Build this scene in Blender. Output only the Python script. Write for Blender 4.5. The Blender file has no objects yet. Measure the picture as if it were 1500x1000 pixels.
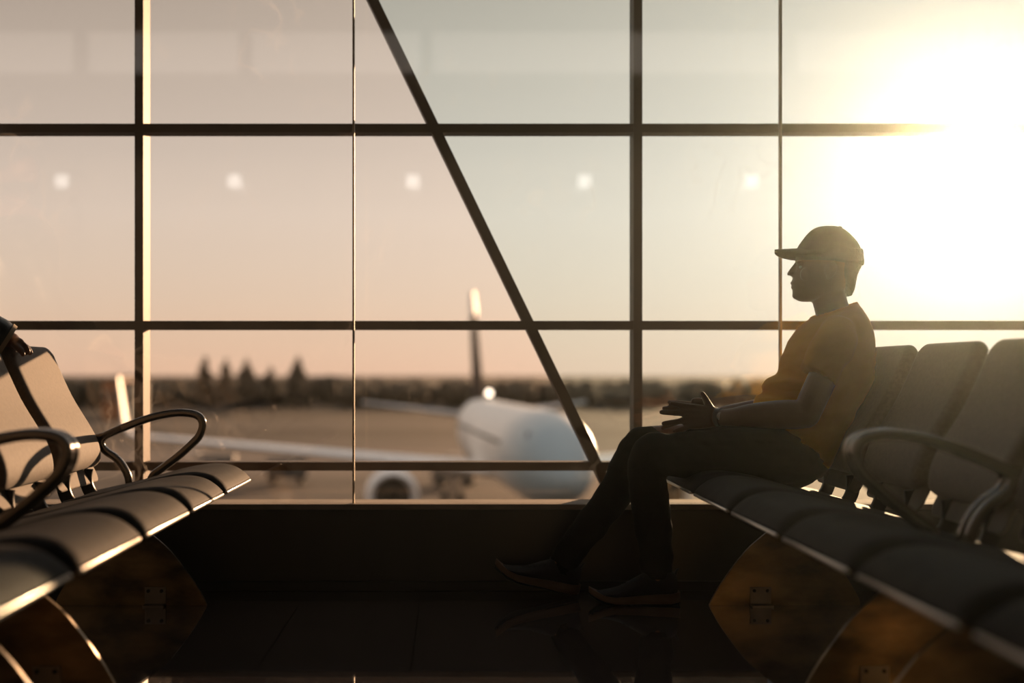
import bpy, bmesh, math, random
from mathutils import Vector, Matrix, noise

random.seed(7)
scene = bpy.context.scene
COL = scene.collection
V = Vector
# ------------------------------------------------------------------ camera frame
F, CU, CV, EYE = 1900.0, 660.0, 546.0, 0.78      # focal length (px), axis point (px), eye height (m)


def P(u, v, y):
    """Point at depth y metres that stands at photo pixel (u, v)."""
    return V(((u - CU) * y / F, y, EYE - (v - CV) * y / F))


# ------------------------------------------------------------------ materials
def mat(name, col, rough=0.5, metal=0.0, col2=None, scale=8.0, bump=0.0, bscale=60.0, spec=0.5,
        coat=0.0, sheen=0.0, stretch=None, detail=4.0):
    m = bpy.data.materials.new(name)
    m.use_nodes = True
    nt = m.node_tree
    b = nt.nodes['Principled BSDF']
    b.inputs['Base Color'].default_value = (*col, 1)
    b.inputs['Roughness'].default_value = rough
    b.inputs['Metallic'].default_value = metal
    b.inputs['Specular IOR Level'].default_value = spec
    b.inputs['Coat Weight'].default_value = coat
    b.inputs['Sheen Weight'].default_value = sheen
    tc = nt.nodes.new('ShaderNodeTexCoord')
    vec = tc.outputs['Object']
    if stretch:
        mp = nt.nodes.new('ShaderNodeMapping')
        mp.inputs['Scale'].default_value = stretch
        nt.links.new(vec, mp.inputs['Vector'])
        vec = mp.outputs['Vector']
    if col2 is None:
        col2 = tuple(c * 0.75 for c in col)
    n = nt.nodes.new('ShaderNodeTexNoise')
    n.inputs['Scale'].default_value = scale
    n.inputs['Detail'].default_value = detail
    nt.links.new(vec, n.inputs['Vector'])
    r = nt.nodes.new('ShaderNodeValToRGB')
    r.color_ramp.elements[0].position = 0.35
    r.color_ramp.elements[1].position = 0.68
    r.color_ramp.elements[0].color = (*col2, 1)
    r.color_ramp.elements[1].color = (*col, 1)
    nt.links.new(n.outputs['Fac'], r.inputs['Fac'])
    nt.links.new(r.outputs['Color'], b.inputs['Base Color'])
    if bump:
        n2 = nt.nodes.new('ShaderNodeTexNoise')
        n2.inputs['Scale'].default_value = bscale
        n2.inputs['Detail'].default_value = 3
        nt.links.new(vec, n2.inputs['Vector'])
        bp = nt.nodes.new('ShaderNodeBump')
        bp.inputs['Strength'].default_value = bump
        bp.inputs['Distance'].default_value = 0.01
        nt.links.new(n2.outputs['Fac'], bp.inputs['Height'])
        nt.links.new(bp.outputs['Normal'], b.inputs['Normal'])
    return m


def emit(name, col, s):
    m = bpy.data.materials.new(name)
    m.use_nodes = True
    nt = m.node_tree
    nt.nodes.clear()
    o = nt.nodes.new('ShaderNodeOutputMaterial')
    e = nt.nodes.new('ShaderNodeEmission')
    e.inputs['Color'].default_value = (*col, 1)
    e.inputs['Strength'].default_value = s
    nt.links.new(e.outputs[0], o.inputs[0])
    return m


def glass_mat(name, tint, base_refl, smudge=0.0):
    """Thin clear pane: transparent with a facing-dependent mirror reflection and wiped dust smears."""
    m = bpy.data.materials.new(name)
    m.use_nodes = True
    nt = m.node_tree
    nt.nodes.clear()
    L = nt.links.new
    o = nt.nodes.new('ShaderNodeOutputMaterial')
    t = nt.nodes.new('ShaderNodeBsdfTransparent')
    t.inputs['Color'].default_value = (*tint, 1)
    g = nt.nodes.new('ShaderNodeBsdfGlossy')
    g.inputs['Roughness'].default_value = 0.0
    lw = nt.nodes.new('ShaderNodeLayerWeight')
    lw.inputs['Blend'].default_value = 0.5
    pw = nt.nodes.new('ShaderNodeMath'); pw.operation = 'POWER'; pw.inputs[1].default_value = 5
    L(lw.outputs['Facing'], pw.inputs[0])
    ma = nt.nodes.new('ShaderNodeMath'); ma.operation = 'MULTIPLY_ADD'
    ma.inputs[1].default_value = 0.85
    ma.inputs[2].default_value = base_refl
    L(pw.outputs[0], ma.inputs[0])
    mx = nt.nodes.new('ShaderNodeMixShader')
    L(ma.outputs[0], mx.inputs[0]); L(t.outputs[0], mx.inputs[1]); L(g.outputs[0], mx.inputs[2])
    last = mx.outputs[0]
    if smudge:
        tc = nt.nodes.new('ShaderNodeTexCoord')
        w = nt.nodes.new('ShaderNodeTexWave')
        w.inputs['Scale'].default_value = 2.1
        w.inputs['Distortion'].default_value = 14
        w.inputs['Detail'].default_value = 4
        w.inputs['Detail Scale'].default_value = 2.5
        L(tc.outputs['Object'], w.inputs['Vector'])
        n = nt.nodes.new('ShaderNodeTexNoise')
        n.inputs['Scale'].default_value = 2.3
        n.inputs['Detail'].default_value = 6
        L(tc.outputs['Object'], n.inputs['Vector'])
        r1 = nt.nodes.new('ShaderNodeMapRange')
        r1.inputs[1].default_value = 0.86; r1.inputs[2].default_value = 1.0
        L(w.outputs['Fac'], r1.inputs[0])
        r2 = nt.nodes.new('ShaderNodeMapRange')
        r2.inputs[1].default_value = 0.52; r2.inputs[2].default_value = 0.75
        L(n.outputs['Fac'], r2.inputs[0])
        mu = nt.nodes.new('ShaderNodeMath'); mu.operation = 'MULTIPLY'
        L(r1.outputs[0], mu.inputs[0]); L(r2.outputs[0], mu.inputs[1])
        mv = nt.nodes.new('ShaderNodeMath'); mv.operation = 'MULTIPLY'
        mv.inputs[1].default_value = smudge
        L(mu.outputs[0], mv.inputs[0])
        tr = nt.nodes.new('ShaderNodeBsdfTranslucent')
        tr.inputs['Color'].default_value = (0.8, 0.75, 0.7, 1)
        m2 = nt.nodes.new('ShaderNodeMixShader')
        L(mv.outputs[0], m2.inputs[0]); L(last, m2.inputs[1]); L(tr.outputs[0], m2.inputs[2])
        last = m2.outputs[0]
    L(last, o.inputs[0])
    return m


M = {}
M['vinyl'] = mat('seat_vinyl', (0.026, 0.0245, 0.0235), 0.72, scale=20, bump=0.06, bscale=180, spec=0.05)
M['back'] = mat('backrest_fabric', (0.155, 0.125, 0.095), 0.75, col2=(0.125, 0.10, 0.076), scale=90, bump=0.10, bscale=420, spec=0.3, sheen=0.1)
M['alu'] = mat('brushed_aluminium', (0.62, 0.58, 0.53), 0.28, 1.0, col2=(0.5, 0.47, 0.43), scale=30, stretch=(1, 12, 1))
M['panel'] = mat('pale_back_panel', (0.21, 0.18, 0.15), 0.7, 0.0, scale=10, spec=0.1)
M['arm'] = mat('polished_arm_metal', (0.15, 0.138, 0.126), 0.15, 1.0, scale=20, col2=(0.13, 0.12, 0.11))
M['black'] = mat('black_steel', (0.02, 0.019, 0.018), 0.4, 0.5)
M['legm'] = mat('leg_scuffed_metal', (0.26, 0.18, 0.09), 0.36, 0.85, col2=(0.035, 0.026, 0.017), scale=5.0, bump=0.05, bscale=25, stretch=(1, 1, 2))
M['tag'] = mat('anchor_plate_metal', (0.36, 0.32, 0.28), 0.45, 0.6)
M['frame'] = mat('bronze_window_frame', (0.085, 0.055, 0.035), 0.6, 0.1, scale=3, bump=0.03, spec=0.25)
M['sidecap'] = mat('frame_side', (0.55, 0.42, 0.30), 0.4, 0.0)
M['joint'] = mat('glass_joint_strip', (0.85, 0.74, 0.52), 0.6)
M['sill'] = mat('stone_sill', (0.56, 0.48, 0.40), 0.85, scale=6, spec=0.08)
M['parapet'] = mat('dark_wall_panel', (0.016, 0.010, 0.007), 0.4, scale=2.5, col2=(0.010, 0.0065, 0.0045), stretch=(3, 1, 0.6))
M['hall'] = mat('hall_paint', (0.045, 0.04, 0.037), 0.8, scale=1)
M['skin'] = mat('skin', (0.17, 0.082, 0.048), 0.45, scale=18, col2=(0.15, 0.07, 0.04), spec=0.2)
M['skin_b'] = mat('skin_deep', (0.16, 0.075, 0.045), 0.45, scale=18, spec=0.4)
M['shirt'] = mat('mustard_cotton', (0.95, 0.50, 0.022), 0.85, col2=(0.88, 0.44, 0.016), scale=14, bump=0.12, bscale=500, sheen=0.0, spec=0.2)
_nt = M['shirt'].node_tree
_b = _nt.nodes['Principled BSDF']; _o = _nt.nodes['Material Output']
_t = _nt.nodes.new('ShaderNodeBsdfTranslucent'); _t.inputs['Color'].default_value = (0.95, 0.55, 0.06, 1)
_m = _nt.nodes.new('ShaderNodeMixShader'); _m.inputs[0].default_value = 0.10
_nt.links.new(_b.outputs[0], _m.inputs[1]); _nt.links.new(_t.outputs[0], _m.inputs[2]); _nt.links.new(_m.outputs[0], _o.inputs[0])
M['trouser'] = mat('black_trouser_cloth', (0.006, 0.0056, 0.0052), 0.9, scale=30, bump=0.1, bscale=300, spec=0.05)
M['cap'] = mat('cap_cloth', (0.045, 0.04, 0.034), 0.8, scale=40, bump=0.1, bscale=500, spec=0.2)
M['hair'] = mat('dark_hair', (0.02, 0.014, 0.01), 0.5, scale=60, bump=0.4, bscale=260)
M['shoe'] = mat('dark_shoe_knit', (0.014, 0.015, 0.022), 0.75, scale=60, bump=0.2, bscale=400)
M['midsole'] = mat('tan_midsole', (0.22, 0.12, 0.07), 0.6)
M['rubber'] = mat('black_rubber', (0.012, 0.012, 0.012), 0.7)
M['band'] = mat('watch_band', (0.10, 0.08, 0.065), 0.4, 0.4)
M['eye'] = mat('eye_white', (0.25, 0.2, 0.17), 0.3)
M['jacket'] = mat('dark_green_jacket', (0.02, 0.028, 0.024), 0.38, scale=12, bump=0.1, bscale=40)
M['piping'] = mat('beige_cuff', (0.42, 0.34, 0.22), 0.7)
M['plane_w'] = mat('aircraft_white', (0.88, 0.85, 0.81), 0.42, scale=0.8, col2=(0.82, 0.79, 0.76))
M['plane_n'] = mat('aircraft_nose_blend', (0.94, 0.90, 0.84), 0.42, scale=0.8, col2=(0.90, 0.86, 0.80))
_nt = M['plane_n'].node_tree                      # white body blending to blue-grey over the nose section
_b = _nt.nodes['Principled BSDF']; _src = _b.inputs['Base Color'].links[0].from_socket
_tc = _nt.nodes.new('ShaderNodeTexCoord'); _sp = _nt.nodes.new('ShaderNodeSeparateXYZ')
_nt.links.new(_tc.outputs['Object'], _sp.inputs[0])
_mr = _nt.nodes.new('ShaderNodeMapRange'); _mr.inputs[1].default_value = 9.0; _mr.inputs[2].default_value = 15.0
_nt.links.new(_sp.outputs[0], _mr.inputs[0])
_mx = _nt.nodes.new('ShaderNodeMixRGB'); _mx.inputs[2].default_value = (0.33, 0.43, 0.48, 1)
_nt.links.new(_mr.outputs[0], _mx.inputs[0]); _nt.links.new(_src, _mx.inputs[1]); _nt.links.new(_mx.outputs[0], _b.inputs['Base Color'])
M['plane_g'] = mat('aircraft_grey', (0.52, 0.52, 0.53), 0.35, scale=0.8)
M['plane_d'] = mat('aircraft_tail_shade', (0.05, 0.035, 0.03), 0.9, scale=0.5, spec=0.1)  # dark colour stands in for shade on the fin's leading edge
M['plane_b'] = mat('aircraft_window_dark', (0.02, 0.022, 0.025), 0.15)
M['tree'] = mat('tree_foliage', (0.075, 0.052, 0.026), 0.9, scale=0.6, col2=(0.04, 0.03, 0.016), bump=0.6, bscale=1.5)
M['trunk'] = mat('tree_bark', (0.05, 0.035, 0.025), 0.9)
M['brick'] = mat('orange_brick', (0.42, 0.17, 0.07), 0.85, scale=0.7)
M['render'] = mat('pale_render', (0.46, 0.44, 0.36), 0.85, scale=0.5)
M['roof'] = mat('roof_sheet', (0.16, 0.12, 0.10), 0.7)
M['wglass'] = mat('far_window_glass', (0.05, 0.055, 0.06), 0.2)
M['tug'] = mat('tractor_paint', (0.30, 0.25, 0.20), 0.45)
M['cart'] = mat('cart_cover', (0.09, 0.085, 0.08), 0.6)
M['pole'] = mat('painted_pole', (0.62, 0.55, 0.48), 0.5)
M['lamp'] = emit('lamp_diffuser', (1.0, 0.95, 0.88), 3.2)
M['beacon'] = emit('beacon_light', (1.0, 0.86, 0.68), 8.0)
M['glass'] = glass_mat('clear_glass', (0.985, 0.98, 0.97), 0.068, 0.03)
M['gl_pink'] = glass_mat('outer_glass_rose', (0.985, 0.955, 0.945), 0.012)
M['gl_green'] = glass_mat('outer_glass_green', (0.92, 0.96, 0.965), 0.012)


# ------------------------------------------------------------------ mesh helpers
def put(name, bm, material, parent=None, origin=V((0, 0, 0)), smooth=True, angle=40):
    """Link bm as one mesh object; vertices given in the parent's space (or world, moved to origin)."""
    bmesh.ops.recalc_face_normals(bm, faces=bm.faces[:])
    if origin.length:
        bmesh.ops.translate(bm, vec=-origin, verts=bm.verts[:])
    me = bpy.data.meshes.new(name)
    bm.to_mesh(me)
    bm.free()
    for p in me.polygons:
        p.use_smooth = smooth
    if smooth:
        me.set_sharp_from_angle(angle=math.radians(angle))
    for mm in (material if isinstance(material, (list, tuple)) else [material]):
        me.materials.append(mm)
    o = bpy.data.objects.new(name, me)
    COL.objects.link(o)
    if parent is None:
        o.location = origin
    else:
        o.parent = parent
    return o


def tag(o, label=None, cat=None, group=None, kind=None):
    if label: o['label'] = label
    if cat: o['category'] = cat
    if group: o['group'] = group
    if kind: o['kind'] = kind
    return o


def empty(name, loc, rz=0.0):
    o = bpy.data.objects.new(name, None)
    COL.objects.link(o)
    o.location = loc
    o.rotation_euler = (0, 0, rz)
    o.empty_display_size = 0.1
    return o


def copy_tree(o, parent=None):
    c = o.copy()
    COL.objects.link(c)
    if parent is not None:
        c.parent = parent
    for ch in list(o.children):
        copy_tree(ch, c)
    return c


def box(bm, x0, x1, y0, y1, z0, z1, bev=0.0, mi=0):
    vs = [bm.verts.new((x, y, z)) for x in (x0, x1) for y in (y0, y1) for z in (z0, z1)]
    idx = [(0, 1, 3, 2), (4, 6, 7, 5), (0, 4, 5, 1), (2, 3, 7, 6), (0, 2, 6, 4), (1, 5, 7, 3)]
    fs = [bm.faces.new([vs[i] for i in q]) for q in idx]
    for f in fs: f.material_index = mi
    if bev:
        es = list({e for f in fs for e in f.edges})
        bmesh.ops.bevel(bm, geom=es, offset=bev, segments=2, affect='EDGES', profile=0.5)
    return fs


def ring_faces(bm, rings, closed=True, cap=True):
    n = len(rings[0])
    for a, b in zip(rings[:-1], rings[1:]):
        for i in range(n if closed else n - 1):
            j = (i + 1) % n
            try:
                bm.faces.new((a[i], a[j], b[j], b[i]))
            except ValueError:
                pass
    if cap and closed:
        bm.faces.new(rings[0][::-1])
        bm.faces.new(rings[-1])


def cr(pts, n):
    """Catmull-Rom through tuples of any length, n steps per span."""
    out = []
    m = len(pts)
    for i in range(m - 1):
        p0 = pts[max(i - 1, 0)]; p1 = pts[i]; p2 = pts[i + 1]; p3 = pts[min(i + 2, m - 1)]
        for k in range(n):
            t = k / n
            out.append(tuple(0.5 * (2 * b + (c - a) * t + (2 * a - 5 * b + 4 * c - d) * t * t + (3 * b - a - 3 * c + d) * t ** 3)
                             for a, b, c, d in zip(p0, p1, p2, p3)))
    out.append(tuple(pts[-1]))
    return out


def tube(bm, pts, radii, n=16, sub=5, ref=V((0, 1, 0)), round0=True, round1=True, expo=2.0):
    """Limb: elliptical sections along a path. radii: r or (across-plane r, r along ref)."""
    rr = [(r, r) if not isinstance(r, tuple) else r for r in radii]
    data = [(*p, *r) for p, r in zip(pts, rr)]
    data = cr(data, sub) if len(data) > 2 else cr([data[0], tuple((a + b) / 2 for a, b in zip(data[0], data[1])), data[1]], max(2, sub // 2))
    P3 = [V(d[:3]) for d in data]
    R = [d[3:] for d in data]
    T = []
    for i in range(len(P3)):
        a = P3[max(i - 1, 0)]; b = P3[min(i + 1, len(P3) - 1)]
        T.append((b - a).normalized())
    secs = [(p, t, r) for p, t, r in zip(P3, T, R)]
    pre, post = [], []
    if round0:
        for k in range(4):
            a = (k + 0.35) / 4 * math.pi / 2
            q = min(R[0])
            pre.append((P3[0] - T[0] * q * math.cos(a), T[0], (R[0][0] * math.sin(a), R[0][1] * math.sin(a))))
    if round1:
        for k in range(4):
            a = (3 - k + 0.35) / 4 * math.pi / 2
            q = min(R[-1])
            post.append((P3[-1] + T[-1] * q * math.cos(a), T[-1], (R[-1][0] * math.sin(a), R[-1][1] * math.sin(a))))
    rings = []
    for p, t, r in pre + secs + post:
        b = ref - t * ref.dot(t)
        if b.length < 1e-4:
            b = V((1, 0, 0)) - t * t.x
        b.normalize()
        a = b.cross(t)
        ring = []
        for i in range(n):
            w = 2 * math.pi * i / n
            c, s = math.cos(w), math.sin(w)
            c = math.copysign(abs(c) ** (2 / expo), c); s = math.copysign(abs(s) ** (2 / expo), s)
            ring.append(bm.verts.new(p + a * (r[0] * c) + b * (r[1] * s)))
        rings.append(ring)
    ring_faces(bm, rings)


def band(bm, pts, wn, wb, sub=6, ref=V((0, 1, 0)), bev=0.22):
    """Flat bar swept along a path: wn thick in the plane, wb wide along ref, rounded edges."""
    c = min(wn, wb) * bev
    sec = [(-wn / 2 + c, -wb / 2), (wn / 2 - c, -wb / 2), (wn / 2 - c * .3, -wb / 2 + c * .3), (wn / 2, -wb / 2 + c), (wn / 2, wb / 2 - c),
           (wn / 2 - c * .3, wb / 2 - c * .3), (wn / 2 - c, wb / 2), (-wn / 2 + c, wb / 2),
           (-wn / 2 + c * .3, wb / 2 - c * .3), (-wn / 2, wb / 2 - c), (-wn / 2, -wb / 2 + c), (-wn / 2 + c * .3, -wb / 2 + c * .3)]
    pp = [V(q) for q in cr([tuple(p) for p in pts], sub)]
    rings = []
    for i, p in enumerate(pp):
        t = (pp[min(i + 1, len(pp) - 1)] - pp[max(i - 1, 0)]).normalized()
        b = (ref - t * ref.dot(t)).normalized()
        a = b.cross(t)
        rings.append([bm.verts.new(p + a * s + b * q) for s, q in sec])
    ring_faces(bm, rings)


def lathe(bm, prof, n=24, axis='Z', centre=V((0, 0, 0)), cap=True):
    rings = []
    for r, h in prof:
        ring = []
        for i in range(n):
            w = 2 * math.pi * i / n
            c, s = r * math.cos(w), r * math.sin(w)
            v = {'Z': V((c, s, h)), 'X': V((h, c, s)), 'Y': V((c, h, s))}[axis]
            ring.append(bm.verts.new(centre + v))
        rings.append(ring)
    ring_faces(bm, rings, cap=cap)


def ball(bm, c, rx, ry=None, rz=None, seg=16):
    ry = rx if ry is None else ry
    rz = rx if rz is None else rz
    r = bmesh.ops.create_uvsphere(bm, u_segments=seg, v_segments=max(8, seg // 2), radius=1.0,
                                  matrix=Matrix.Translation(c) @ Matrix.Diagonal((rx, ry, rz, 1)))
    return r['verts']


def remeshed(bm, voxel, smooth_it=3, wrinkle=None):
    """Fuse overlapping closed shapes into one continuous skin."""
    bmesh.ops.recalc_face_normals(bm, faces=bm.faces[:])
    me = bpy.data.meshes.new('tmp'); bm.to_mesh(me); bm.free()
    o = bpy.data.objects.new('tmp', me); COL.objects.link(o)
    md = o.modifiers.new('r', 'REMESH'); md.mode = 'VOXEL'; md.voxel_size = voxel; md.adaptivity = 0
    dg = bpy.context.evaluated_depsgraph_get()
    me2 = bpy.data.meshes.new_from_object(o.evaluated_get(dg))
    b2 = bmesh.new(); b2.from_mesh(me2)
    bpy.data.objects.remove(o); bpy.data.meshes.remove(me); bpy.data.meshes.remove(me2)
    for _ in range(smooth_it):
        bmesh.ops.smooth_vert(b2, verts=b2.verts[:], factor=0.5, use_axis_x=True, use_axis_y=True, use_axis_z=True)
    if wrinkle:
        b2.normal_update()
        mv = [(v, v.normal * wrinkle(v.co)) for v in b2.verts]
        for v, d in mv: v.co += d
        bmesh.ops.smooth_vert(b2, verts=b2.verts[:], factor=0.5, use_axis_x=True, use_axis_y=True, use_axis_z=True)
    return b2


# ------------------------------------------------------------------ the setting
YW = 4.65        # face of the low wall under the window
YG = 4.685       # inner glass
YF = 4.98        # steel frame front
YB = -12.0       # opposite wall
XS = 14.0
ZC = 7.0
SILL = 0.310


def structure(o):
    o['kind'] = 'structure'
    return o


def floor_material():
    m = mat('floor_tile', (0.10, 0.072, 0.062), 0.045, col2=(0.07, 0.05, 0.042), scale=2.2, spec=1.0, stretch=(1, 2.2, 1), coat=1.0)
    nt = m.node_tree; L = nt.links.new
    b = nt.nodes['Principled BSDF']
    base = b.inputs['Base Color'].links[0].from_socket
    tc = nt.nodes.new('ShaderNodeTexCoord'); sp = nt.nodes.new('ShaderNodeSeparateXYZ')
    L(tc.outputs['Object'], sp.inputs[0])
    masks = []
    for out, off, size in ((sp.outputs[0], 0.105 + 81.0, 0.405), (sp.outputs[1], -3.963 + 81.0, 0.81)):
        a = nt.nodes.new('ShaderNodeMath'); a.operation = 'ADD'; a.inputs[1].default_value = off; L(out, a.inputs[0])
        d = nt.nodes.new('ShaderNodeMath'); d.operation = 'DIVIDE'; d.inputs[1].default_value = size; L(a.outputs[0], d.inputs[0])
        p = nt.nodes.new('ShaderNodeMath'); p.operation = 'PINGPONG'; p.inputs[1].default_value = 0.5; L(d.outputs[0], p.inputs[0])
        l = nt.nodes.new('ShaderNodeMath'); l.operation = 'LESS_THAN'; l.inputs[1].default_value = 0.0022 / size; L(p.outputs[0], l.inputs[0])
        masks.append(l.outputs[0])
    mx = nt.nodes.new('ShaderNodeMath'); mx.operation = 'MAXIMUM'; L(masks[0], mx.inputs[0]); L(masks[1], mx.inputs[1])
    mc = nt.nodes.new('ShaderNodeMixRGB'); mc.inputs[2].default_value = (0.003, 0.003, 0.003, 1)
    L(mx.outputs[0], mc.inputs[0]); L(base, mc.inputs[1]); L(mc.outputs[0], b.inputs['Base Color'])
    mr = nt.nodes.new('ShaderNodeMath'); mr.operation = 'MULTIPLY_ADD'; mr.inputs[1].default_value = 0.0; mr.inputs[2].default_value = 0.045
    L(mx.outputs[0], mr.inputs[0]); L(mr.outputs[0], b.inputs['Roughness'])
    return m


bm = bmesh.new(); box(bm, -XS, XS, YB, YW + 0.65, -0.15, 0.0)
structure(put('floor', bm, floor_material(), smooth=False))
bm = bmesh.new(); box(bm, -XS, XS, YB, YW + 0.65, ZC, ZC + 0.15)
structure(put('ceiling', bm, M['hall'], smooth=False))
for nm, x0, x1 in (('wall_left', -XS - 0.15, -XS), ('wall_right', XS, XS + 0.15)):
    bm = bmesh.new(); box(bm, x0, x1, YB, YW + 0.65, -0.15, ZC + 0.15)
    structure(put(nm, bm, M['hall'], smooth=False))
# opposite wall with a ribbon of clerestory openings and slim posts
bm = bmesh.new()
box(bm, -XS, XS, YB - 0.2, YB, -0.15, 5.72)
box(bm, -XS, XS, YB - 0.2, YB, 6.44, ZC + 0.15)
for xx in (-12.2, -6.12, -3.4, -0.4, 5.6, 11.4):
    box(bm, xx - 0.1, xx + 0.1, YB - 0.2, YB, 5.72, 6.44)
structure(put('wall_back', bm, M['hall'], smooth=False))
# low wall under the window, its stone sill, its skirting
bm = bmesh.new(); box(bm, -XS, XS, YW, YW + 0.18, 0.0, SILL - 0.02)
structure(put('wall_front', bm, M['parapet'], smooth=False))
bm = bmesh.new(); box(bm, -XS, XS, YW - 0.004, YW + 0.18, SILL - 0.02, SILL, 0.003)
structure(put('trim_1', bm, M['sill'], smooth=False))
bm = bmesh.new(); box(bm, -XS, XS, YW - 0.008, YW, 0.0, 0.035, 0.002)
structure(put('baseboard_front', bm, M['black'], smooth=False))

# window_1: frameless inner glass, tall panes with slim joint strips
w1 = structure(empty('window_1', (0, YG, SILL)))
PW = 1.541
xj0 = (518 - CU) * YG / F
xs = [xj0 + k * PW for k in range(-9, 10)]
xs = [-XS] + [x for x in xs if -XS < x < XS] + [XS]
bm = bmesh.new()
for a, b in zip(xs[:-1], xs[1:]):
    box(bm, a + 0.003, b - 0.003, -0.006, 0.006, 0.0, ZC - SILL)
for x in xs[1:-1]:
    bj = bmesh.new(); box(bj, x - 0.0035, x + 0.0035, -0.012, 0.012, 0.0, ZC - SILL)
    put('joint_strip', bj, M['joint'], w1, smooth=False)
put('glass_pane', bm, M['glass'], w1, smooth=False)

# window_2: steel frame outside it, with tinted outer panes and one raking brace
SF = F / YF
w2 = structure(empty('window_2', (0, YF, 0)))
xm0 = (203.5 - CU) / SF
XV = [xm0 + 1.9162 * k for k in range(-6, 8)]
XV = [x for x in XV if -XS + 0.1 < x < XS - 0.1]
ZH = [EYE - (683 - CV) / SF, EYE - (476 - CV) / SF, EYE - (187 - CV) / SF]
while ZH[-1] + 0.757 < ZC - 0.3: ZH.append(ZH[-1] + 0.757)
for x in XV:
    bm = bmesh.new(); box(bm, x - 0.0166, x + 0.0166, 0, 0.114, 0, ZC)
    put('mullion', bm, M['frame'], w2, smooth=False)
for z in ZH:
    bm = bmesh.new(); box(bm, -XS, XS, 0.004, 0.09, z - 0.0166, z + 0.0166)
    put('transom', bm, M['frame'], w2, smooth=False)
# brace
A = P(916, 765, YF); B = P(547, 0, YF)
d = (B - A).normalized(); B = A + d * 6.9
nrm = V((d.z, 0, -d.x)) * 0.0187
bm = bmesh.new()
vs = []
for y in (0.002, 0.10):
    for q in (A - nrm - d * 0.02, A + nrm - d * 0.02, B + nrm, B - nrm):
        vs.append(bm.verts.new((q.x, y, q.z)))
bm.faces.new(vs[0:4]); bm.faces.new(vs[4:8])
for i in range(4): bm.faces.new((vs[i], vs[(i + 1) % 4], vs[4 + (i + 1) % 4], vs[4 + i]))
put('diagonal_brace', bm, M['frame'], w2, smooth=False)
# panes: rose left of the brace, green between brace and next mullion
gp, gg = bmesh.new(), bmesh.new()


def quad_box(bmx, q, y0, y1):
    v0 = [bmx.verts.new((x, y0, z)) for x, z in q]; v1 = [bmx.verts.new((x, y1, z)) for x, z in q]
    bmx.faces.new(v0); bmx.faces.new(v1)
    for i in range(len(q)):
        j = (i + 1) % len(q); bmx.faces.new((v0[i], v0[j], v1[j], v1[i]))


def brace_x(z): return A.x + (z - A.z) * d.x / d.z


zs = [0.0] + ZH + [ZC]
edges = [-XS] + XV + [XS]
for a, b in zip(edges[:-1], edges[1:]):
    for z0, z1 in zip(zs[:-1], zs[1:]):
        xa0, xa1 = brace_x(z0), brace_x(z1)
        lo, hi = min(xa0, xa1), max(xa0, xa1)
        Z0, Z1 = z0, z1
        if hi <= a or lo >= b:
            quad_box(gg if lo < a else gp, [(a, Z0), (b, Z0), (b, Z1), (a, Z1)], 0.06, 0.072)
        else:
            c0, c1 = min(max(xa0, a), b), min(max(xa1, a), b)
            quad_box(gp, [(a, Z0), (c0 - 1e-3, Z0), (max(a, c1 - 1e-3), Z1), (a, Z1)], 0.06, 0.072)
            quad_box(gg, [(c0 + 1e-3, Z0), (b, Z0), (b, Z1), (c1 + 1e-3, Z1)], 0.06, 0.072)
bmesh.ops.remove_doubles(gp, verts=gp.verts[:], dist=1e-5)
bmesh.ops.remove_doubles(gg, verts=gg.verts[:], dist=1e-5)
put('glass_pane', gp, M['gl_pink'], w2, smooth=False)
put('glass_pane', gg, M['gl_green'], w2, smooth=False)


# square lights on the opposite wall (seen mirrored in the glass)
def mirror_x(u): return (u - CU) * (2 * YG - YB) / F


ZL = EYE + (CV - 266) * (2 * YG - YB) / F
places = ('far left of the row, reflected in the leftmost pane', 'second from the left, reflected beside the left mullion',
          'middle of the row, reflected left of the slanted brace', 'fourth along, reflected right of the slanted brace',
          'last on the right, reflected near the seated man\'s cap')
for u, pl in zip((92, 344, 605, 856, 1100), places):
    r = tag(empty('wall_light', (mirror_x(u), YB, ZL)), 'square white wall light, ' + pl, 'light', 'square lights on the opposite wall')
    bm = bmesh.new(); box(bm, -0.12, 0.12, 0, 0.05, -0.12, 0.12, 0.006); put('housing', bm, M['black'], r, smooth=False)
    bm = bmesh.new(); box(bm, -0.105, 0.105, 0.05, 0.065, -0.105, 0.105, 0.004); put('diffuser', bm, M['lamp'], r, smooth=False)


# ------------------------------------------------------------------ seating units of three (local: +x is forward, y along the row)
PITCH = 0.537


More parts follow.
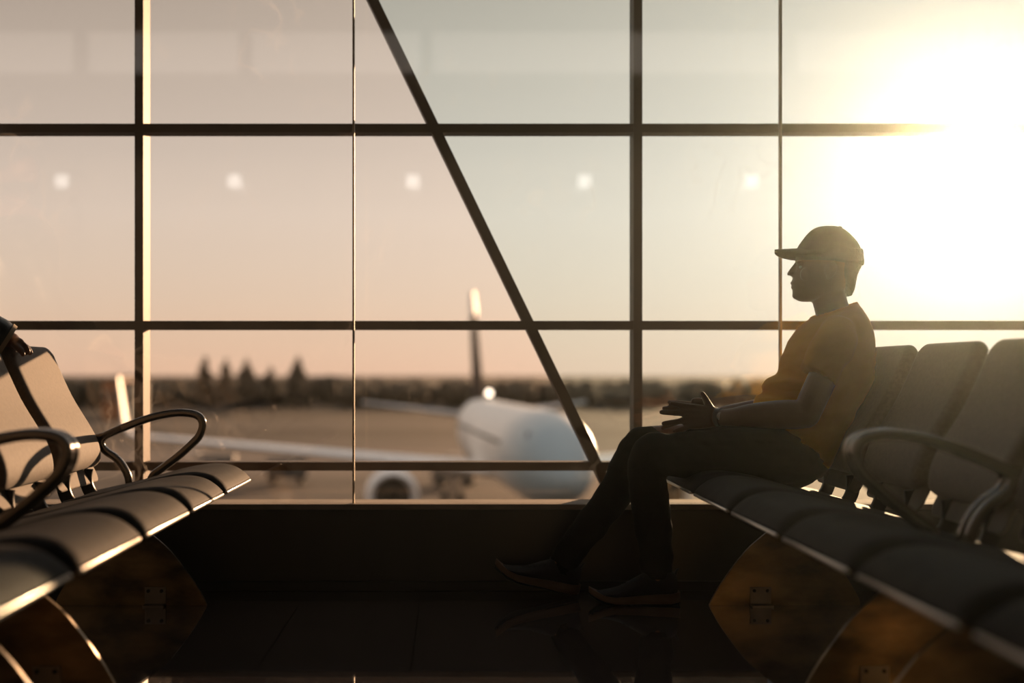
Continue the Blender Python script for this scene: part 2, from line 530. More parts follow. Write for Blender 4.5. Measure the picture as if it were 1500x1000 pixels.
def pad(bm, front, back, width, corner, inset_edge=0.02, n_end=6, base_corner=None):
    """Upholstered slab: front and back curves (same count, bottom to top), rounded outline and soft edges."""
    hw = width / 2
    base_corner = corner if base_corner is None else base_corner
    ys = []
    for k in range(9):
        a = k / 8 * math.pi / 2
        ys.append(hw - corner * (1 - math.sin(a)))
    ys = sorted(set([round(y, 5) for y in ys] + [hw - corner * 1.3, hw * 0.6, hw * 0.3, 0.0]))
    ys = [-y for y in ys[::-1] if y > 0] + ys
    n = len(front)
    # arc length of the middle line
    mid = [(V((f[0], f[1])) + V((b[0], b[1]))) / 2 for f, b in zip(front, back)]
    s = [0.0]
    for i in range(1, n): s.append(s[-1] + (mid[i] - mid[i - 1]).length)
    Lh = s[-1]

    def at(curve, q):
        q = min(max(q, 0), Lh)
        for i in range(1, n):
            if q <= s[i] or i == n - 1:
                t = (q - s[i - 1]) / max(s[i] - s[i - 1], 1e-9)
                return V((curve[i - 1][0] * (1 - t) + curve[i][0] * t, curve[i - 1][1] * (1 - t) + curve[i][1] * t))
    rings = []
    m = 26
    for y in ys:
        e = max(0.0, abs(y) - (hw - corner))
        trim = corner - math.sqrt(max(corner ** 2 - e ** 2, 0))
        trim0 = base_corner * (trim / corner)
        dy = hw - abs(y)
        ky = math.sqrt(max(0.0, 1 - (1 - min(dy / inset_edge, 1)) ** 2)) * 0.92 + 0.08
        fr, bk = [], []
        for k in range(m + 1):
            q = trim0 + (Lh - trim - trim0) * (0.5 - 0.5 * math.cos(math.pi * k / m))
            de = min(q - trim0, Lh - trim - q)
            ke = math.sqrt(max(0.0, 1 - (1 - min(de / inset_edge, 1)) ** 2)) * 0.92 + 0.08
            kk = min(ky, ke)
            f, b = at(front, q), at(back, q)
            c = (f + b) / 2
            fr.append(c + (f - c) * kk); bk.append(c + (b - c) * kk)
        loop = fr + bk[::-1]
        rings.append([bm.verts.new((p.x, y, p.y)) for p in loop])
    ring_faces(bm, rings)


def seat_pad(bm, top, bot, width, roll=0.055):
    """Seat cushion: waterfall front, long rolled sides."""
    hw = width / 2
    ys = [hw - roll * (1 - math.cos(k / 9 * math.pi / 2)) for k in range(10)] + [hw * .5, 0.0]
    ys = [-y for y in ys if y > 0] + sorted(y for y in ys)
    rings = []
    for y in ys:
        dd = min((hw - abs(y)) / roll, 1.0)
        k = .30 + .70 * math.sqrt(max(0.0, 1 - (1 - dd) ** 2.2))
        kx = .985 + .015 * math.sqrt(max(0.0, 1 - (1 - min(1, dd * 2)) ** 2))
        dish = .004 * (abs(y) / hw) ** 2
        ring = []
        n = len(top)
        for (x, z), (bx, bz) in zip(top, bot): ring.append((x * kx, bz + (z + dish - bz) * k))
        for x, z in bot[::-1]: ring.append((x * kx, z))
        rings.append([bm.verts.new((x, y, z)) for x, z in ring])
    ring_faces(bm, rings)


seat_top = cr([(-.155, .372), (-.10, .384), (-.02, .402), (.06, .424), (.14, .446), (.21, .460), (.27, .464), (.318, .454), (.35, .433), (.367, .412)], 4)
seat_bot = cr([(-.155, .350), (-.10, .344), (-.02, .348), (.06, .356), (.14, .366), (.21, .376), (.27, .385), (.318, .392), (.35, .398), (.364, .404)], 4)
back_f = cr([(-.152, .452), (-.148, .50), (-.160, .550), (-.190, .605), (-.248, .70), (-.303, .82), (-.322, .872)], 4)
back_b = cr([(-.186, .462), (-.206, .50), (-.222, .556), (-.250, .615), (-.307, .71), (-.355, .826), (-.366, .866)], 4)
shell_f = cr([(-.158, .402), (-.180, .452), (-.210, .50), (-.227, .558), (-.255, .618), (-.312, .713), (-.358, .83)], 4)
shell_b = cr([(-.166, .399), (-.190, .452), (-.220, .50), (-.237, .560), (-.265, .622), (-.322, .717), (-.366, .833)], 4)
LEG = [(.250, 0), (.247, .012), (.207, .08), (.131, .18), (.070, .235), (.039, .258), (.024, .272), (.018, .285)]
LEGR = [(-.088, .285), (-.092, .272), (-.105, .245), (-.180, .143), (-.225, .07), (-.250, .025), (-.256, 0.0)]


def make_bench():
    root = empty('airport_seating_unit', (0, 0, 0))
    for k in (-1, 0, 1):
        y = k * PITCH
        T = Matrix.Translation((0, y, 0))
        bm = bmesh.new(); seat_pad(bm, seat_top, seat_bot, 0.50); bm.transform(T)
        s = put('seat', bm, M['vinyl'], root, angle=60)
        bm = bmesh.new(); box(bm, .357, .370, y - .236, y + .236, .399, .4085, .003)
        tag(put('front_edge_strip', bm, M['alu'], s), 'bright metal strip along the front edge')
        bm = bmesh.new(); pad(bm, back_f, back_b, 0.458, 0.05, 0.03, base_corner=0.025); bm.transform(T)
        b = put('backrest', bm, M['back'], root, angle=60)
        bm = bmesh.new(); pad(bm, shell_f, shell_b, 0.462, 0.03, 0.004); bm.transform(T)
        tag(put('back_panel', bm, M['panel'], b, angle=60), 'pale metal panel showing below the cushion')
        for q in (-.13, .13):
            bm = bmesh.new()
            band(bm, [(-.176, y + q, .452), (-.178, y + q, .425), (-.174, y + q, .394), (-.156, y + q, .362), (-.118, y + q, .342), (-.06, y + q, .338)], .042, .020)
            put('back_bracket', bm, M['black'], root)
        for q in (-.13, .13):
            bm = bmesh.new(); box(bm, -.12, .19, y + q - .02, y + q + .02, .330, .352, .004)
            put('seat_support', bm, M['black'], root)
    bm = bmesh.new(); box(bm, -.075, .005, -.80, .80, .272, .332, .010); put('beam', bm, M['black'], root)
    for sy in (-1, 1):
        y = sy * (1.5 * PITCH - .021)
        bm = bmesh.new()
        band(bm, [(.012, y, .345), (.020, y, .412), (.060, y, .447), (.111, y, .486), (.160, y, .530), (.187, y, .560), (.199, y, .600), (.184, y, .628), (.145, y, .639),
                  (.090, y, .638), (.014, y, .622), (-.080, y, .588), (-.159, y, .553)], .027, .023, sub=6)
        band(bm, [(-.085, y, .586), (-.148, y, .556), (-.157, y, .530), (-.142, y, .506), (-.110, y, .484), (-.084, y, .456), (-.062, y, .412), (-.055, y, .345)], .026, .023, sub=6)
        band(bm, [(-.150, y, .556), (-.175, y, .550), (-.200, y, .545)], .030, .020)
        put('armrest', bm, M['arm'], root)
        bm = bmesh.new(); box(bm, -.09, .05, y - .015, y + .015, .315, .350, .005)
        put('arm_bracket', bm, M['black'], root)
    for sy in (-1, 1):
        y = sy * 0.585
        out = cr(LEG, 4) + cr(LEGR, 4)
        bm = bmesh.new()
        v0 = [bm.verts.new((x, y - .0075, z)) for x, z in out]; v1 = [bm.verts.new((x, y + .0075, z)) for x, z in out]
        f0 = bm.faces.new(v0); f1 = bm.faces.new(v1[::-1])
        for i in range(len(out)):
            j = (i + 1) % len(out); bm.faces.new((v0[i], v1[i], v1[j], v0[j]))
        bmesh.ops.bevel(bm, geom=list(f0.edges) + list(f1.edges), offset=.002, segments=2, affect='EDGES')
        lg = put('leg', bm, [M['legm']], root, angle=35)
        for s2 in (-1, 1):
            bm = bmesh.new()
            pr = [(.0072, 0), (.047, 0), (.047, .006), (.0132, .006), (.0132, .062), (.0072, .062)]
            v0 = [bm.verts.new((.045, y + s2 * a, z)) for a, z in pr]; v1 = [bm.verts.new((.115, y + s2 * a, z)) for a, z in pr]
            bm.faces.new(v0); bm.faces.new(v1)
            for i in range(6): bm.faces.new((v0[i], v0[(i + 1) % 6], v1[(i + 1) % 6], v1[i]))
            put('anchor_plate', bm, M['tag'], lg, smooth=False)
            for bx in (.058, .102):
                bm = bmesh.new(); lathe(bm, [(.001, -.006), (.006, -.006), (.006, .0), (.004, .004), (.001, .004)], 12, 'Y', V((bx, y + s2 * .0147, .050)))
                put('bolt', bm, M['black'], lg)
    return root


bench = make_bench()
XR, XL = 1.12, -1.07
UY1, UY2 = 3.775, 2.165
bench.location = (XR, UY1, 0); bench.rotation_euler = (0, 0, math.pi)
tag(bench, 'dark three-seat airport bench that the man in the yellow t-shirt sits on', 'bench', 'rows of airport seating')
for loc, rz, lab in (((XR, UY2, 0), math.pi, 'dark three-seat airport bench nearest the camera in the right-hand row, empty seats'),
                     ((XL, UY1, 0), 0.0, 'sunlit three-seat airport bench at the window end of the left row, hand on it'),
                     ((XL, UY2, 0), 0.0, 'three-seat airport bench nearest the camera in the left-hand row, cut by the frame edge')):
    c = copy_tree(bench)
    c.location = loc; c.rotation_euler = (0, 0, rz)
    c['label'] = lab

# ------------------------------------------------------------------ the seated man
YP = 4.36


def p(u, v, dy=0.0): return P(u, v, YP + dy)


PO = V((p(1150, 700).x, YP, 0))          # origin below the hips, on the floor
K = YP / F                                # metres per pixel at the man


def slices(bm, rows, dy=0.0, n=28, expo=2.2, dyf=0.0):
    """Horizontal sections: (v, u_front, u_back, half width)."""
    rows = cr([tuple(map(float, r)) for r in rows], 4)
    rings = []
    for v, uf, ub, w in rows:
        c = p((uf + ub) / 2, v, dy); a = (ub - uf) / 2 * K
        ring = []
        for i in range(n):
            t = 2 * math.pi * i / n
            cx, sy = math.cos(t), math.sin(t)
            cx = math.copysign(abs(cx) ** (2 / expo), cx); sy = math.copysign(abs(sy) ** (2 / expo), sy)
            front = max(0.0, -cx)
            yy = w * sy * (1 - 0.16 * front) + dyf * front
            ring.append(bm.verts.new(c + V((a * cx, yy, 0))))
        rings.append(ring)
    ring_faces(bm, rings)


def sections(bm, rows, n=32, expo=2.15):
    """Torso sections given by their front and back points (photo px) and half width."""
    rings = []
    for uf, vf, ub, vb, w in cr([tuple(map(float, r)) for r in rows], 4):
        a, b = p(uf, vf), p(ub, vb)
        c, ax = (a + b) / 2, (b - a) / 2
        ring = []
        for i in range(n):
            t = 2 * math.pi * i / n
            cx, sy = math.cos(t), math.sin(t)
            cx = math.copysign(abs(cx) ** (2 / expo), cx); sy = math.copysign(abs(sy) ** (2 / expo), sy)
            ring.append(bm.verts.new(c + ax * cx + V((0, w * sy, 0))))
        rings.append(ring)
    ring_faces(bm, rings)


def hand(bm, wrist, knuckles, tips, thumb, dyk, thick=0.0125, bend=0.006, side=-1, fr=0.0102):
    """Palm block plus five separate tapered fingers; knuckles/tips index..little in photo px."""
    w = p(*wrist, dyk)
    ks = [p(u, v, dyk) for u, v in knuckles]
    for i, kx in enumerate(ks):          # palm as four fused metacarpal rays
        t = (i - 1.5) / 3
        st = w + V((0, 0, -t * 0.034))
        tube(bm, [st, (st + kx) / 2 + V((0, side * 0.003, 0)), kx], [(.015, thick * 1.1), (.015, thick * 1.1), (.0125, thick)], n=12, sub=3)
    for i, (kx, tp) in enumerate(zip(ks, tips)):
        e = p(tp[0], tp[1], dyk + (tp[2] if len(tp) > 2 else 0))
        dvec = e - kx
        perp = V((0, side, 0))
        m1 = kx + dvec * .45 + perp * bend
        m2 = kx + dvec * .76 + perp * bend * .7
        s = (1.0, 1.04, 1.0, .88)[i]
        tube(bm, [kx, m1, m2, e], [fr * 1.08 * s, fr * s, fr * .92 * s, fr * .78 * s], n=10, sub=3)
    tp = [p(u, v, dyk + q) for u, v, q in thumb]
    tube(bm, tp, [.0145, .0125, .0108, .0088], n=10, sub=3)


# --- body: one continuous skin
bm = bmesh.new()
HD = 0.0
slices(bm, [(343, 1188, 1238, .045), (350, 1178, 1247, .062), (360, 1171, 1255, .073), (370, 1168, 1259, .077), (380, 1166.5, 1259, .078),
            (388, 1166.5, 1256, .077), (396, 1164.5, 1252, .075), (403, 1163, 1249, .072), (410, 1161.5, 1246, .069), (417, 1161, 1243, .065),
            (424, 1162, 1238, .060), (430, 1162, 1226, .055), (435, 1164, 1212, .047), (439, 1168, 1200, .036), (441.5, 1174, 1192, .022)], dy=HD, dyf=0.006)
# nose, lips, chin, brow
tube(bm, [p(1166.5, 386, HD + .012), p(1161, 394, HD + .013), p(1155.4, 401.3, HD + .014)], [(.006, .007), (.0075, .009), (.0062, .0105)], n=12, sub=4)
for sy in (-1, 1): ball(bm, p(1160.5, 402.5, HD + .013 + sy * .012), .008, .007, .007)
ball(bm, p(1161.2, 414.2, HD + .01), .0075, .020, .0062)
ball(bm, p(1162, 420.8, HD + .01), .0072, .018, .0062)
ball(bm, p(1166, 433, HD + .008), .0125, .019, .0120)
for sy in (-1, 1): ball(bm, p(1171, 384, HD + .006 + sy * .026), .012, .022, .007)
for sy in (-1, 1): ball(bm, p(1181, 402, HD + sy * .040), .020, .018, .024)
# ears
for sy in (-1, 1):
    c = p(1213, 396, HD + sy * .076)
    tube(bm, [c + V((.012, sy * .004, .024)), c + V((.018, sy * .012, .010)), c + V((.012, sy * .011, -.010)), c + V((-.002, sy * .003, -.026))],
         [(.008, .006), (.010, .006), (.009, .006), (.006, .005)], n=10, sub=3)
    ball(bm, c + V((.002, 0, 0)), .014, .008, .022)
# neck
tube(bm, [p(1206, 412, HD), p(1214, 436, 0), p(1220, 458, 0), p(1224, 478, 0)], [(.058, .050), (.056, .050), (.057, .052), (.062, .07)], n=22)
# torso core (under the shirt)
tube(bm, [p(1224, 474), p(1216, 505), p(1201, 552), p(1185, 602), p(1168, 655), p(1160, 672)],
     [(.055, .10), (.095, .135), (.105, .135), (.10, .125), (.085, .135), (.075, .135)], n=28)
# legs (under the trousers) and feet
tube(bm, [p(1160, 664, -.09), p(1050, 664, -.09), p(952, 661, -.085), p(952, 700, -.06), p(955, 745, -.02), p(961, 812, .02), p(961, 852, .02)],
     [.075, .066, .050, .046, .048, .036, .036], n=16)
tube(bm, [p(1160, 655, .09), p(1050, 648, .09), p(940, 648, .10), p(915, 695, .115), p(888, 745, .13), p(833, 808, .15), p(818, 835, .15)],
     [.072, .064, .048, .046, .046, .035, .035], n=16)
# near arm and far arm
EN = p(1181, 607, -.225); WN = p(1052, 611, -.050)
tube(bm, [p(1229, 494, -.165), p(1207, 548, -.20), p(1190, 586, -.222), EN], [(.044, .040), (.046, .044), (.046, .044), (.044, .042)], n=18, round1=True)
tube(bm, [EN, p(1150, 607, -.20), p(1105, 608, -.135), p(1070, 611, -.085), WN], [(.044, .042), (.0475, .043), (.040, .036), (.0295, .027), (.0275, .022)], n=18)
EF = p(1168, 600, .165); WF = p(1050, 608, .012)
tube(bm, [p(1222, 490, .15), p(1196, 548, .17), EF], [(.042, .038), (.044, .041), .042], n=16)
tube(bm, [EF, p(1140, 597, .14), p(1095, 602, .07), WF], [.042, .043, .035, (.026, .022)], n=16)
# hands pressed together, fingers to the left
hand(bm, (1049, 611), [(1012, 596), (1007, 605), (1008, 615), (1014, 623.5)], [(984, 590.5, .006), (969, 603.5), (972, 620), (988, 631)],
     [(1045, 604, .002), (1038, 593, .004), (1033, 583, .006), (1028.5, 576.5, .006)], -.030, side=-1)
hand(bm, (1047, 609), [(1014, 592), (1008, 601), (1008, 612), (1013, 622)], [(981, 589, .004), (973, 598), (971, 626), (993, 634)],
     [(1041, 600, 0), (1033, 591, -.004), (1024, 586.5, -.010), (1016, 586.5, -.012)], .004, side=1)
body = put('person', remeshed(bm, 0.0036, 2), M['skin'], None, PO, angle=180)
tag(body, 'man in cap and mustard t-shirt sitting in profile, palms pressed together on his lap', 'person')

# nearest-side features
for sy in (-1, 1):
    bm = bmesh.new(); ball(bm, p(1175, 391.5, HD + .006 + sy * .0255), .0105)
    put('eye', bm, M['eye'], body, PO)

# --- hair below the cap
bm = bmesh.new()
slices(bm, [(366, 1205, 1262, .079), (378, 1207, 1262, .081), (388, 1212, 1260.5, .081), (397, 1217, 1255.5, .079), (404, 1221, 1252.5, .076), (412, 1226, 1250.5, .071),
            (420, 1231, 1249, .064), (428, 1236, 1246.5, .054), (434, 1239, 1244, .040)], dy=HD)

def hair_n(c): return 0.0022 * noise.noise(c * 160) + 0.0012 * noise.noise(c * 420)


put('hair', remeshed(bm, 0.003, 1, hair_n), M['hair'], body, PO, angle=180)

# --- cap
bm = bmesh.new()
slices(bm, [(331.2, 1206, 1216, .012), (332.2, 1199, 1226, .030), (335, 1192, 1233, .046), (340, 1185.5, 1240, .060), (347, 1179.5, 1247, .072), (355, 1173.5, 1254, .080),
            (363, 1168.5, 1258.5, .085), (371, 1167, 1261.5, .086), (378, 1166.5, 1263.5, .087), (382, 1167.5, 1264, .087), (386, 1200, 1263.5, .086), (389.5, 1235, 1262, .070)], dy=HD)


def cap_n(c):
    a = math.atan2(c.y - YP, c.x - p(1213, 370).x)
    return -0.0012 * max(0, 1 - abs(((a / (math.pi / 3)) % 1) - 0.5) * 14)


cap = put('cap', remeshed(bm, 0.0032, 2, cap_n), M['cap'], body, PO, angle=180)
bm = bmesh.new()       # visor: curved plate
rings = []
NU, NW = 16, 10
for i in range(NU + 1):
    s = -1 + 2 * i / NU
    row_t, row_b = [], []
    for j in range(NW + 1):
        t = j / NW
        y = s * (.083 - .020 * t ** 2)
        reach = 33.0 * math.sqrt(max(0, 1 - (abs(s) ** 5)))
        ub = 1172 + 26 * s * s
        u = ub - (reach + 4) * t
        v = 365.0 + 2.0 * t + (9.0 + 2.5 * t) * abs(s) ** 1.4
        q = p(u, v, 0) + V((0, y, 0))
        row_t.append(q + V((0, 0, .0040))); row_b.append(q - V((0, 0, .0055 + .005 * (1 - t))))
    rings.append([bm.verts.new(q) for q in row_t + row_b[::-1]])
ring_faces(bm, rings)
put('visor', bm, M['cap'], cap, PO, angle=50)
bm = bmesh.new(); ball(bm, p(1230, 333.6), .0085, .0085, .0055); put('button', bm, M['cap'], cap, PO)

# --- t-shirt
bm = bmesh.new()
sections(bm, [(1188.5, 466, 1255, 444.5, .070), (1184, 469.5, 1262, 454, .098), (1176, 476, 1269, 470, .145), (1167, 486, 1274, 488, .170), (1153, 508, 1277.5, 512, .178),
              (1144, 529, 1277, 541, .177), (1141, 546, 1269, 571, .175), (1126, 555, 1259, 592, .173), (1117.5, 565, 1252, 607, .172), (1119, 575, 1247, 618, .172), (1110, 585, 1244, 627, .172),
              (1109, 599, 1236, 642, .172), (1123, 620, 1225, 660, .170), (1138, 640, 1214, 678, .168), (1164, 664, 1205, 686, .160)], n=40)
# sleeves
tube(bm, [p(1229, 487, -.135), p(1222, 504, -.18), p(1209, 528, -.202), p(1196, 549, -.212)], [(.062, .055), (.069, .062), (.067, .060), (.066, .058)], n=24, round1=False)
tube(bm, [p(1224, 484, .125), p(1214, 506, .155), p(1202, 545, .172)], [(.060, .052), (.066, .058), (.064, .05)], n=24, round1=False)
# collar rib
NC = 28
pts = [p(1221.8, 455.2, 0) + V((math.cos(a) * .074, math.sin(a) * .068, math.cos(a) * .0245)) for a in [2 * math.pi * i / NC for i in range(NC + 1)]]
tube(bm, pts, [.0065] * len(pts), n=8, sub=1, ref=V((.3, 0, 1)), round0=False, round1=False)


def cloth(c):
    q = c - p(1160, 620)
    fold = noise.noise(V((q.x * 9 - q.z * 5, q.y * 5, q.z * 20 + q.x * 6)))
    fine = noise.noise(V((q.x * 22, q.y * 14, q.z * 48 - q.x * 20)))
    low = 1.0 - min(1, max(0, (c.z - .62) / .30)) * 0.55
    front = min(1.0, max(0.0, (p(1205, 560).x - c.x) / .12))
    crease = -abs(noise.noise(V((q.x * 11 + q.z * 9, q.y * 6, q.z * 26 - q.x * 12))))
    return (0.0100 * fold + 0.0048 * fine + 0.016 * front * (crease + .25)) * low * min(1.0, max(0.15, (p(1200, 470).z - c.z) / .08))


shirt = put('t_shirt', remeshed(bm, 0.0048, 2, cloth), M['shirt'], body, PO, angle=180)

# --- trousers
bm = bmesh.new()
tube(bm, [p(1172, 640), p(1168, 662), p(1160, 674)], [(.105, .160), (.112, .175), (.095, .170)], n=28)
tube(bm, [p(1165, 668, -.09), p(1110, 667, -.092), p(1040, 667, -.09), p(985, 666, -.09), p(952, 663, -.085), p(947, 690, -.07), p(951, 720, -.05), p(956, 770, -.005), p(961, 804, .015), p(962, 838, .02)],
     [(.092, .088), (.094, .088), (.085, .080), (.074, .07), (.062, .062), (.063, .06), (.066, .06), (.064, .058), (.056, .052), (.054, .05)], n=20, sub=6, round1=False)
tube(bm, [p(1165, 656, .09), p(1105, 655, .092), p(1035, 652, .092), p(975, 650, .098), p(940, 649, .10), p(923, 675, .108), p(907, 712, .118), p(876, 757, .135), p(845, 794, .148), p(824, 828, .15)],
     [(.09, .085), (.088, .085), (.076, .075), (.064, .065), (.058, .06), (.060, .058), (.062, .058), (.058, .054), (.052, .048), (.050, .046)], n=20, sub=6, round1=False)


def cloth2(c):
    q = c - PO
    fold = noise.noise(V((q.x * 12 + q.z * 9, q.y * 7, q.z * 16)))
    fine = noise.noise(V((q.x * 34, q.y * 20, q.z * 40)))
    return 0.006 * fold + 0.0025 * fine


put('trousers', remeshed(bm, 0.0052, 2, cloth2), M['trouser'], body, PO, angle=180)


# --- shoes: heel at h, length along unit vector f (toe direction), up vector n
def shoe(h, f, ln=0.295, nm='shoe'):
    f = f.normalized(); s = V((0, 1, 0)); n = f.cross(s).normalized()
    if n.z < 0: n = -n

    def q(a, b, c): return h + f * (a * ln) + s * b + n * c

    def sole(z0, z1, grow, spring):
        b2 = bmesh.new(); rings = []
        st = [(0.0, .018), (.02, .027), (.10, .036), (.25, .036), (.42, .034), (.58, .041), (.72, .046), (.84, .043), (.93, .033), (.98, .018), (1.0, .008)]
        for a, w in st:
            lift = spring * max(0, (a - .68) / .32) ** 2 * .034 + max(0, .06 - a) * .10
            za, zb = z0 + lift, (z1 - .012 * max(0, min(1, (a - .15) / .6))) + lift
            ww = w + grow
            rings.append([b2.verts.new(q(a, -ww, za)), b2.verts.new(q(a, ww, za)), b2.verts.new(q(a, ww + .002, (za + zb) / 2)), b2.verts.new(q(a, ww - .003, zb)),
                          b2.verts.new(q(a, -ww + .003, zb)), b2.verts.new(q(a, -ww - .002, (za + zb) / 2))])
        ring_faces(b2, rings)
        bmesh.ops.subdivide_edges(b2, edges=b2.edges[:], cuts=1, use_grid_fill=True, smooth=0.4)
        return b2
    b2 = bmesh.new()
    rows = [(.03, .026, .030, .100), (.12, .036, .03, .118), (.25, .038, .03, .118), (.36, .039, .028, .110), (.50, .041, .024, .088), (.64, .043, .022, .064), (.78, .043, .022, .052), (.90, .034, .026, .046), (.97, .016, .032, .042)]
    rings = []
    for a, w, z0, z1 in cr(rows, 3):
        rings.append([b2.verts.new(q(a, w * math.cos(t) * (1 - .25 * max(0, math.sin(t))), (z0 + z1) / 2 + (z1 - z0) / 2 * math.sin(t))) for t in [2 * math.pi * i / 20 for i in range(20)]])
    ring_faces(b2, rings)
    so = put(nm, b2, M['shoe'], body, PO, angle=60)
    put('midsole', sole(.006, .038, .002, 1), M['midsole'], so, PO, angle=50)
    put('outsole', sole(0.0, .008, .001, 1), M['rubber'], so, PO, angle=50)
    b2 = bmesh.new()
    for i in range(5):
        a = .40 + i * .055
        tube(b2, [q(a, -.024, .092 - i * .0075), q(a + .012, 0, .099 - i * .0085), q(a, .024, .092 - i * .0075)], [.0028] * 3, n=8, ref=f, sub=3)
    tube(b2, [q(.38, 0, .100), q(.36, .012, .116), q(.40, .022, .108), q(.40, .004, .101)], [.0022] * 4, n=8, ref=f, sub=3)
    put('laces', b2, M['shoe'], so, PO)
    b2 = bmesh.new()
    tube(b2, [q(.06, 0, .088), q(.03, 0, .112), q(.01, 0, .118)], [(.004, .012), (.004, .011), (.003, .008)], n=10)
    put('heel_tab', b2, M['shoe'], so, PO)


shoe(V((p(995, 880, .02).x, YP + .02, 0.0)), V((-1, 0, 0)), .305)
th = math.radians(14)
hf = p(846, 870, .15)
shoe(V((hf.x, YP + .15, 0.003)), V((-math.cos(th), 0, math.sin(th))), .305)
# ankle socks
for (a, b) in ((p(961, 800, .02), p(962, 846, .02)), (p(832, 806, .15), p(822, 838, .15))):
    bm = bmesh.new(); tube(bm, [a, (a + b) / 2, b], [.040, .039, .040], n=16, round0=False, round1=False)
    put('sock', bm, M['trouser'], body, PO)
# wristwatch on the near wrist
bm = bmesh.new()
wd = (p(1070, 611, -.085) - WN).normalized(); wc = WN + wd * .004
tube(bm, [wc - wd * .008, wc + wd * .008], [(.0305, .0255), (.0305, .0255)], n=24, round0=False, round1=False)
wt = put('wristwatch', bm, M['band'], body, PO)
bm = bmesh.new(); ball(bm, wc + V((0, -.026, .004)), .014, .005, .014); put('watch_case', bm, M['alu'], wt, PO)

# ------------------------------------------------------------------ traveller standing behind the left bench, hand on the backrest
Y2 = 4.13
LO = V((-1.86, 3.86, 0))


def pl(u, v, y=Y2): return P(u, v, y)


bm = bmesh.new()
fx, fy = LO.x, LO.y
WR = pl(17, 500); 
# head, neck, torso, legs
ball(bm, V((fx + .02, fy + .02, 1.62)), .098, .078, .122, 20)
ball(bm, V((fx + .065, fy + .05, 1.575)), .055, .055, .06, 16)
ball(bm, V((fx + .115, fy + .075, 1.60)), .016, .013, .018, 10)
tube(bm, [V((fx + .01, fy, 1.55)), V((fx, fy, 1.40))], [.055, .07], n=18)
tube(bm, [V((fx, fy, 1.42)), V((fx, fy, 1.25)), V((fx - .02, fy, 1.05)), V((fx - .02, fy, .90))], [(.10, .17), (.12, .18), (.11, .15), (.11, .16)], n=24, ref=V((0.5, -.86, 0)))
for sx in (-1, 1):
    ox, oy = -.045 * sx, .08 * sx
    tube(bm, [V((fx - .02 + ox, fy + oy, .92)), V((fx + ox, fy + oy, .48)), V((fx - .03 + ox, fy + oy, .08))], [.08, .055, .04], n=16, ref=V((1, 0, 0)))
SHL = V((fx + .09, fy + .16, 1.30)); ELB = V((-1.655, 4.03, 1.045))
tube(bm, [SHL, ELB], [.05, .042], n=16)
tube(bm, [ELB, (ELB + WR) / 2, WR], [.042, .038, .028], n=16)
S2 = V((fx - .09, fy - .16, 1.30))
tube(bm, [S2, V((fx - .14, fy - .22, 1.02)), V((fx - .06, fy - .20, .80))], [.05, .042, .028], n=16)
ball(bm, V((fx - .05, fy - .19, .74)), .03, .02, .05)
# hand draped over the corner of the backrest, five fingers
KN = [pl(30, 501, Y2 - .030), pl(31.5, 503.5, Y2 - .010), pl(31, 505, Y2 + .010), pl(29, 506.5, Y2 + .028)]
TIP = [(pl(37, 507, Y2 - .036), pl(42, 515, Y2 - .038)), (pl(39, 508, Y2 - .012), pl(45.5, 517, Y2 - .012)), (pl(38.5, 510, Y2 + .010), pl(44, 518, Y2 + .010)), (pl(35, 511, Y2 + .03), pl(39, 518, Y2 + .032))]
for kx, (m1, e) in zip(KN, TIP):
    tube(bm, [WR, (WR + kx) / 2 + V((0, 0, .004)), kx], [.014, .0135, .012], n=10, sub=3)
    tube(bm, [kx, m1, (m1 + e) / 2 + V((.001, 0, 0)), e], [.0098, .009, .0085, .0072], n=10, sub=3)
tube(bm, [WR + V((.01, -.012, -.002)), pl(25, 508, Y2 - .045), pl(31, 514, Y2 - .058), pl(34, 519, Y2 - .062)], [.014, .0115, .010, .008], n=10, sub=3)
trav = put('person', remeshed(bm, 0.0045, 1), M['skin_b'], None, LO, angle=180)
tag(trav, 'person in dark padded jacket with one hand on a left backrest, mostly outside the frame', 'person')
# jacket with puffed sleeves
bm = bmesh.new()
tube(bm, [V((fx, fy, 1.47)), V((fx, fy, 1.38)), V((fx, fy, 1.22)), V((fx - .02, fy, 1.02)), V((fx - .02, fy, .84))],
     [(.08, .09), (.13, .205), (.15, .215), (.145, .19), (.145, .19)], n=26, ref=V((0.5, -.86, 0)), round0=False, round1=False)


def sleeve(pts, r0, r1, rings=9):
    pp = [V(q) for q in cr([tuple(x) for x in pts], 12)]
    n = len(pp); rr = []
    for i in range(n):
        t = i / (n - 1)
        rr.append((r0 + (r1 - r0) * t) * (1 + .085 * abs(math.sin(t * math.pi * rings))))
    tube(bm, pp, rr, n=22, sub=1, round1=False)


